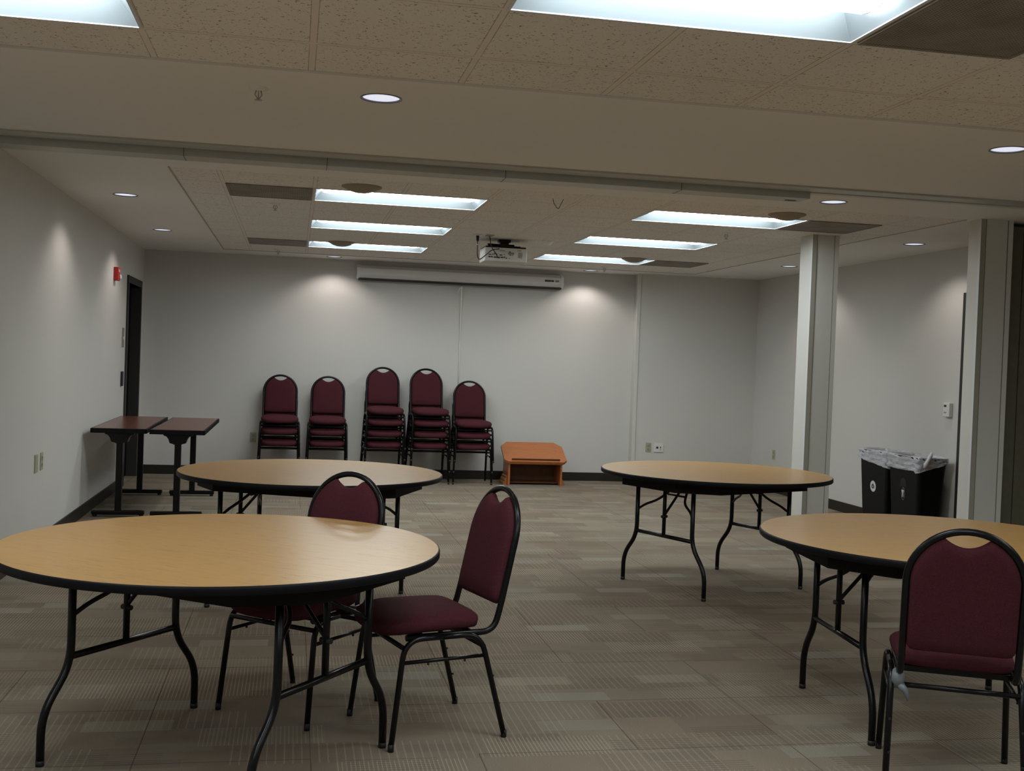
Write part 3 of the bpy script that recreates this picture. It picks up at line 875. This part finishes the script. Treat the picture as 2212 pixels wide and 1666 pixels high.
ch0 = make_chair('maroon banquet chair right of the front left table, seen side on', 'maroon banquet chairs at the round tables')
def face(rx, ry): return math.atan2(-rx, ry)      # local +Y toward (rx, ry)
def place(cx, cy, dx, dy): ch0_loc = (cx, cy, 0); return ch0_loc, face(dx, dy)
l, r = place(.45, -3.525, -.44, -.13); ch0.location = l; ch0.rotation_euler[2] = r
chB = dup(ch0, (-.035, -3.22, 0), face(-.30, -.365), 'maroon padded banquet chair behind the front left table, seat pushed under it')
chC = dup(ch0, (2.268, -4.235, 0), face(.446, .895), 'maroon padded banquet chair seen from behind, in front of the right table')
b = NB()
rear = Vector((-.213, -.128, .37))
tube(b, [(-.19, -.135, .345), (-.19, -.14, .375), (-.192, -.15, .405)], [.020, .024, .019], 12)
tube(b, [(-.185, -.142, .355), (-.165, -.145, .335), (-.155, -.15, .30)], [.018, .012, .003], 10)
tp = mk('tape_wrap', b, M['tape'], chC); tp['label'] = 'torn grey tape wrapped round the rear joint'

stacks = [(-.235, 5.27, 3, 'leftmost stack against the far wall'), (.30, 5.27, 3, 'second stack from the left'), (.945, 5.27, 4, 'tall middle stack of four'),
          (1.47, 5.28, 4, 'fourth stack from the left'), (1.985, 5.285, 3, 'stack beside the wooden lectern')]
pos = {3: ['bottom', 'middle', 'top'], 4: ['bottom', 'second from bottom', 'third from bottom', 'top']}
rz_j = [.02, -.015, .03, .045, .0]
for i, (sx, sy, n, lab) in enumerate(stacks):
    for k in range(n):
        lb = 'maroon banquet chair, %s of the %s' % (pos[n][k], lab)
        dup(ch0, (sx + random.uniform(-.004, .004), sy - .018 * k, .13 * k), PI + rz_j[i] + random.uniform(-.008, .008), lb, 'stacked maroon banquet chairs')

# ------------------------------------------------------------------ round folding tables
TR, TH = .7656, .762
def make_round(label):
    t = thing('round_table', label, 'table', (0, 0, 0), 0, 'round wood-topped folding tables')
    b = NB(); lathe(b, [(0, TH), (TR - .006, TH)], 96); lathe(b, [(0, TH - .024), (TR - .006, TH - .024)], 96)
    mk('tabletop', b, M['oak'], t)
    b = NB(); lathe(b, [(TR - .006, TH), (TR - .002, TH - .0015), (TR, TH - .006), (TR, TH - .024), (TR - .003, TH - .028), (TR - .012, TH - .028), (TR - .012, TH - .022)], 96)
    mk('edge_band', b, M['vinyl'], t)
    e, f, c = .60, .45, .20
    oc = [(-e, -f + c), (-e + c, -f), (e - c, -f), (e, -f + c), (e, f - c), (e - c, f), (-e + c, f), (-e, f - c)]
    b = NB()
    outer = oc; inner = [(x * .94, y * .92) for x, y in oc]
    zt, zb = TH - .0275, TH - .096
    A = [b.verts.new((x, y, zt)) for x, y in outer]; B = [b.verts.new((x, y, zb)) for x, y in outer]
    C_ = [b.verts.new((x, y, zb)) for x, y in inner]; D_ = [b.verts.new((x, y, zt)) for x, y in inner]
    for k in range(8):
        j = (k + 1) % 8
        b.faces.new((A[k], A[j], B[j], B[k])); b.faces.new((B[k], B[j], C_[j], C_[k])); b.faces.new((C_[k], C_[j], D_[j], D_[k])); b.faces.new((D_[k], D_[j], A[j], A[k]))
    mk('under_frame', b, M['under'], t)
    for sx in (-1, 1):
        X = sx * .447
        for sy in (-1, 1):
            b = NB()
            tube(b, smooth_path([(X, sy * .262, TH - .03), (X, sy * .262, .325), (X, sy * .385, .175), (X, sy * .385, .012)], .075, 6), .0145, 10)
            lg = mk('leg', b, M['black'], t)
            b = NB(); tube(b, [(X, sy * .385, 0), (X, sy * .385, .02)], .0149, 12); mk('foot_cap', b, M['glide'], lg)
        b = NB(); tube(b, [(X, -.262, .352), (X, .262, .352)], .0125, 10); mk('crossbar', b, M['black'], t)
        b = NB(); tube(b, [(X, .0, .352), (X, .0, TH - .03)], .0125, 10); mk('centre_post', b, M['black'], t)
        xi = sx * .262
        b = NB()
        for sy in (-1, 1):
            tube(b, smooth_path([(X, sy * .262, .495), (X - sx * .025, sy * .21, .535), (X - sx * .055, sy * .12, .572), (xi, sy * .035, TH - .06)], .06, 4), .0085, 8)
        tube(b, smooth_path([(X, 0, .485), (X - sx * .03, 0, .52), (X - sx * .10, 0, .60), (xi, 0, TH - .06)], .05, 4), .0085, 8)
        tube(b, [(X - sx * .105, -.085, .61), (X - sx * .105, .085, .61)], .0065, 8)
        box(b, xi - .03, xi + .03, -.05, .05, TH - .06, TH - .024, .004)
        br = mk('brace', b, M['black'], t)
        b = NB(); tube(b, [(X - .022, 0, .478), (X + .022, 0, .478)], .010, 8); mk('catch', b, M['glide'], br)
    return t
rt = make_round('round oak-look folding table at front left, the largest in view')
rt.location = (-.324, -3.80, 0); rt.rotation_euler[2] = math.radians(-36.5)
T2 = dup(rt, (.024, -1.20, 0), math.radians(-23.5), 'round oak-look folding table in the middle left, in front of the chair stacks')
T3 = dup(rt, (2.70, -.745, 0), math.radians(24), 'round oak-look folding table standing alone in front of the pillar')
T4 = dup(rt, (2.641, -3.550, 0), math.radians(-5.5), 'round oak-look folding table at right, cut by the right edge behind a chair')

# ------------------------------------------------------------------ narrow mahogany training tables
def make_training(label):
    t = thing('training_table', label, 'table', (0, 0, 0), 0, 'narrow mahogany folding tables by the left wall')
    w, L = .228, .945
    b = NB(); box(b, -w + .012, w - .012, -L + .012, L - .012, .738, .7625); mk('tabletop', b, M['mahog'], t)
    b = NB()
    box(b, -w, w, -L, -L + .014, .722, .7615, .004); box(b, -w, w, L - .014, L, .722, .7615, .004)
    box(b, -w, -w + .014, -L, L, .722, .7615, .004); box(b, w - .014, w, -L, L, .722, .7615, .004)
    box(b, -w + .01, w - .01, -L + .01, L - .01, .722, .738)
    mk('edge_band', b, M['vinyl'], t)
    for s in (-1, 1):
        y = s * .765 - .07
        b = NB(); box(b, -.027, .027, y - .027, y + .027, .05, .66, .006); mk('leg', b, M['black'], t)
        pr = [(-.125, .722), (.125, .722), (.115, .708), (.095, .702), (.078, .68), (.066, .645), (.045, .64), (.027, .632), (-.027, .632), (-.045, .64), (-.066, .645), (-.078, .68), (-.095, .702), (-.115, .708)]
        b = NB(); prism(b, pr, lambda u, v, q: Vector((u, q, v)), y - .05, y + .05); mk('bracket', b, M['black'], t)
        b = NB(); box(b, -.215, .215, y - .03, y + .03, .018, .055, .008); ft = mk('foot', b, M['black'], t)
        for x in (-.19, .19):
            b = NB(); tube(b, [(x, y, 0), (x, y, .02)], .018, 12); mk('glide', b, M['glide'], ft)
    b = NB(); box(b, -.02, .02, -.83, .69, .68, .71, .003); mk('rail', b, M['black'], t)
    return t
mt = make_training('narrow mahogany-topped table pushed against the left wall'); mt.location = (-1.548, 3.01, 0); mt.rotation_euler[2] = math.radians(.8)
dup(mt, (-1.055, 2.98, 0), math.radians(0), 'narrow mahogany-topped table, the right one of the pair by the left wall')

# ------------------------------------------------------------------ lectern
def build_lectern():
    t = thing('tabletop_lectern', 'low honey-coloured wooden lectern with slanted top on the carpet against the far wall', 'lectern', (2.735, 5.07, 0))
    hw = .325; D = .34
    for s in (-1, 1):
        b = NB()
        pr = [(0, 0), (D, 0), (D, .425), (0, .262)]
        prism(b, pr, lambda u, v, q: Vector((q, u, v)), s * hw, s * (hw - .022)); mk('side_panel', b, M['lectwood'], t)
        b = NB()
        pr = [(0, 0), (.045, 0), (.045, .02), (.03, .04), (.03, .055), (.014, .08), (.014, .095), (0, .105)]
        prism(b, pr, lambda u, v, q: Vector((s * (hw + u), q, v)), 0.06, D); mk('base_moulding', b, M['lectwood'], t)
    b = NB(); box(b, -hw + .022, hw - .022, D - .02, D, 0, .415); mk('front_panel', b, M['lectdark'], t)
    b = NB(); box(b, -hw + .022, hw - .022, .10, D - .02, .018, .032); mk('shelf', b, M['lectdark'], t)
    # slanted top: 2D outline in (x, s) along the slope
    n0 = Vector((0, -.035, .262)); n1 = Vector((0, .375, .462)); dr = (n1 - n0); Ls = dr.length; dr.normalize(); nn = Vector((0, -dr.z, dr.y))
    P = lambda u, v, q: n0 + Vector((u, 0, 0)) + dr * v + nn * q
    ol = [(-.335, 0), (.335, 0), (.375, .045), (.375, Ls - .10), (.29, Ls), (-.29, Ls), (-.375, Ls - .10), (-.375, .045)]
    b = NB(); prism(b, ol, P, .0, .026); mk('slanted_top', b, M['lectwood'], t)
    b = NB(); prism(b, [(u * .985, v * .985 + .003) for u, v in ol], P, -.012, .0); mk('under_moulding', b, M['lectwood'], t)
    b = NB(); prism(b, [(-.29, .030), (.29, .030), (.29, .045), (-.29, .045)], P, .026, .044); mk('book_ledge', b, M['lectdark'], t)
build_lectern()

# ------------------------------------------------------------------ recycling bins with liners
def make_bin(x, y, label, sym, tall=.74):
    t = thing('recycling_bin', label, 'bin', (x, y, 0), 0)
    w0, l0, w1, l1 = .105, .215, .135, .255
    b = NB()
    def ring(w, l, z, c=.03):
        pts = []
        for sx, sy, a0 in ((1, 1, 0), (-1, 1, 90), (-1, -1, 180), (1, -1, 270)):
            for k in range(4):
                a = math.radians(a0 + 30 * k); pts.append((sx * (w - c) + c * math.cos(a), sy * (l - c) + c * math.sin(a), z))
        return [b.verts.new(p) for p in pts]
    rings = [ring(w0, l0, 0), ring(w1, l1, tall - .03), ring(w1 + .008, l1 + .008, tall - .03), ring(w1 + .008, l1 + .008, tall), ring(w1 - .004, l1 - .004, tall), ring(w0 - .004, l0 - .004, .02)]
    b.faces.new(rings[0][::-1]); b.faces.new(rings[-1])
    for r0, r1 in zip(rings[:-1], rings[1:]):
        for k in range(16):
            b.faces.new((r0[k], r0[(k + 1) % 16], r1[(k + 1) % 16], r1[k]))
    body = mk('body', b, M['bin'], t)
    xf = -(w0 + (w1 - w0) * .6)
    lean = (w1 - w0) / tall
    zc = .405
    def fx(z): return -(w0 + lean * z) - .0015
    if sym == 'loop':
        b = NB(); n = 28
        for off, rad, mt_ in ((0, .052, None),):
            c = [b.verts.new((fx(zc + math.sin(2 * PI * k / n) * rad), math.cos(2 * PI * k / n) * rad, zc + math.sin(2 * PI * k / n) * rad)) for k in range(n)]
            b.faces.new(c)
        lab_ = mk('round_sticker', b, M['whitep'], t)
        b = NB()
        for k in range(3):
            a0 = PI / 2 + k * 2 * PI / 3; a1 = a0 + 2 * PI / 3
            p0 = (math.cos(a0) * .028, math.sin(a0) * .028); p1 = (math.cos(a1) * .028, math.sin(a1) * .028)
            d = (p1[0] - p0[0], p1[1] - p0[1])
            q0 = (p0[0] + d[0] * .16, p0[1] + d[1] * .16); q1 = (p0[0] + d[0] * .82, p0[1] + d[1] * .82)
            tube(b, [(fx(zc + q0[1]) - .001, q0[0], zc + q0[1]), (fx(zc + q1[1]) - .001, q1[0], zc + q1[1])], [.0045, .006], 6)
        mk('recycle_arrows', b, M['slot'], lab_)
    else:
        b = NB(); tube(b, [(fx(zc - .035) , 0, zc - .035), (fx(zc) , 0, zc), (fx(zc + .03), 0, zc + .03)], [.014, .010, .016], 10); mk('bottle_symbol', b, M['whitep'], t)
        b = NB(); n = 30
        tube(b, [(fx(zc + math.sin(2 * PI * k / n) * .055), math.cos(2 * PI * k / n) * .026, zc - .005 + math.sin(2 * PI * k / n) * .055) for k in range(n + 1)], .003, 6, cap=False); mk('oval_outline', b, M['grey'], t)
        b = NB(); prism(b, [(-.05, .0), (.05, .0), (.045, .05), (.02, .075), (-.02, .075), (-.045, .05)], lambda u, v, q: Vector((fx(zc + .06 + v) + q, u, zc + .06 + v)), 0, .002); mk('embossed_badge', b, M['glide'], t)
    return t, (w1, l1, tall)
def make_liner(x, y, dims, label, seed, drop):
    rnd = random.Random(seed)
    w1, l1, tall = dims
    b = NB(); n = 72; rows = 9
    prof = []
    R_ = []
    for j in range(rows + 4):
        ring = []
        for k in range(n):
            a = 2 * PI * k / n
            cx = max(-1, min(1, math.cos(a) * 1.35)); cy = max(-1, min(1, math.sin(a) * 1.35))
            if j < 4:   # inside
                z = tall - .10 + .10 * j / 3; o = -.008 - .004 * (3 - j)
                zz = z + (.012 if j == 3 else 0)
            else:
                f = (j - 3) / rows
                dd = drop(cx, cy)
                zz = tall + .012 - dd * f; o = .014 + .004 * math.sin(9 * a + 11 * f + seed) + .005 * math.sin(23 * a - 17 * f) + .004 * math.sin(37 * f + 2 * a)
            o += rnd.uniform(-.0015, .0015)
            ring.append(b.verts.new(((w1 + o) * cx, (l1 + o) * cy, zz + .005 * math.sin(3 * a + seed) + rnd.uniform(-.002, .002))))
        R_.append(ring)
    for r0, r1 in zip(R_[:-1], R_[1:]):
        for k in range(n):
            f = b.faces.new((r0[k], r0[(k + 1) % n], r1[(k + 1) % n], r1[k])); f.smooth = True
    o = mk('bin_liner', b, M['film']); o.location = (x, y, 0)
    tag(o, label, 'bin liner'); return o
t, d = make_bin(5.40, 1.83, 'black slim recycling bin with a round white recycling sticker, the left of two', 'loop')
make_liner(5.40, 1.83, d, 'clear plastic liner folded over the rim of the left bin', 3, lambda cx, cy: .125 - .035 * cy)
t, d = make_bin(5.395, 1.285, 'black slim recycling bin with a bottle symbol, the right of two', 'bottle')
ln = make_liner(5.395, 1.285, d, 'clear plastic liner knotted over the rim of the right bin', 8, lambda cx, cy: .13 if cy > -.8 else .10 - .05 * cx)
b = NB(); tube(b, smooth_path([(-.10, -.285, .655), (-.085, -.29, .70), (-.04, -.275, .755), (-.025, -.27, .79)], .02), [.010, .018, .02, .019, .017, .016, .015, .015, .016, .016, .016, .015, .013, .010][:14], 10)
mk('twisted_knot', b, M['filmw'], ln)
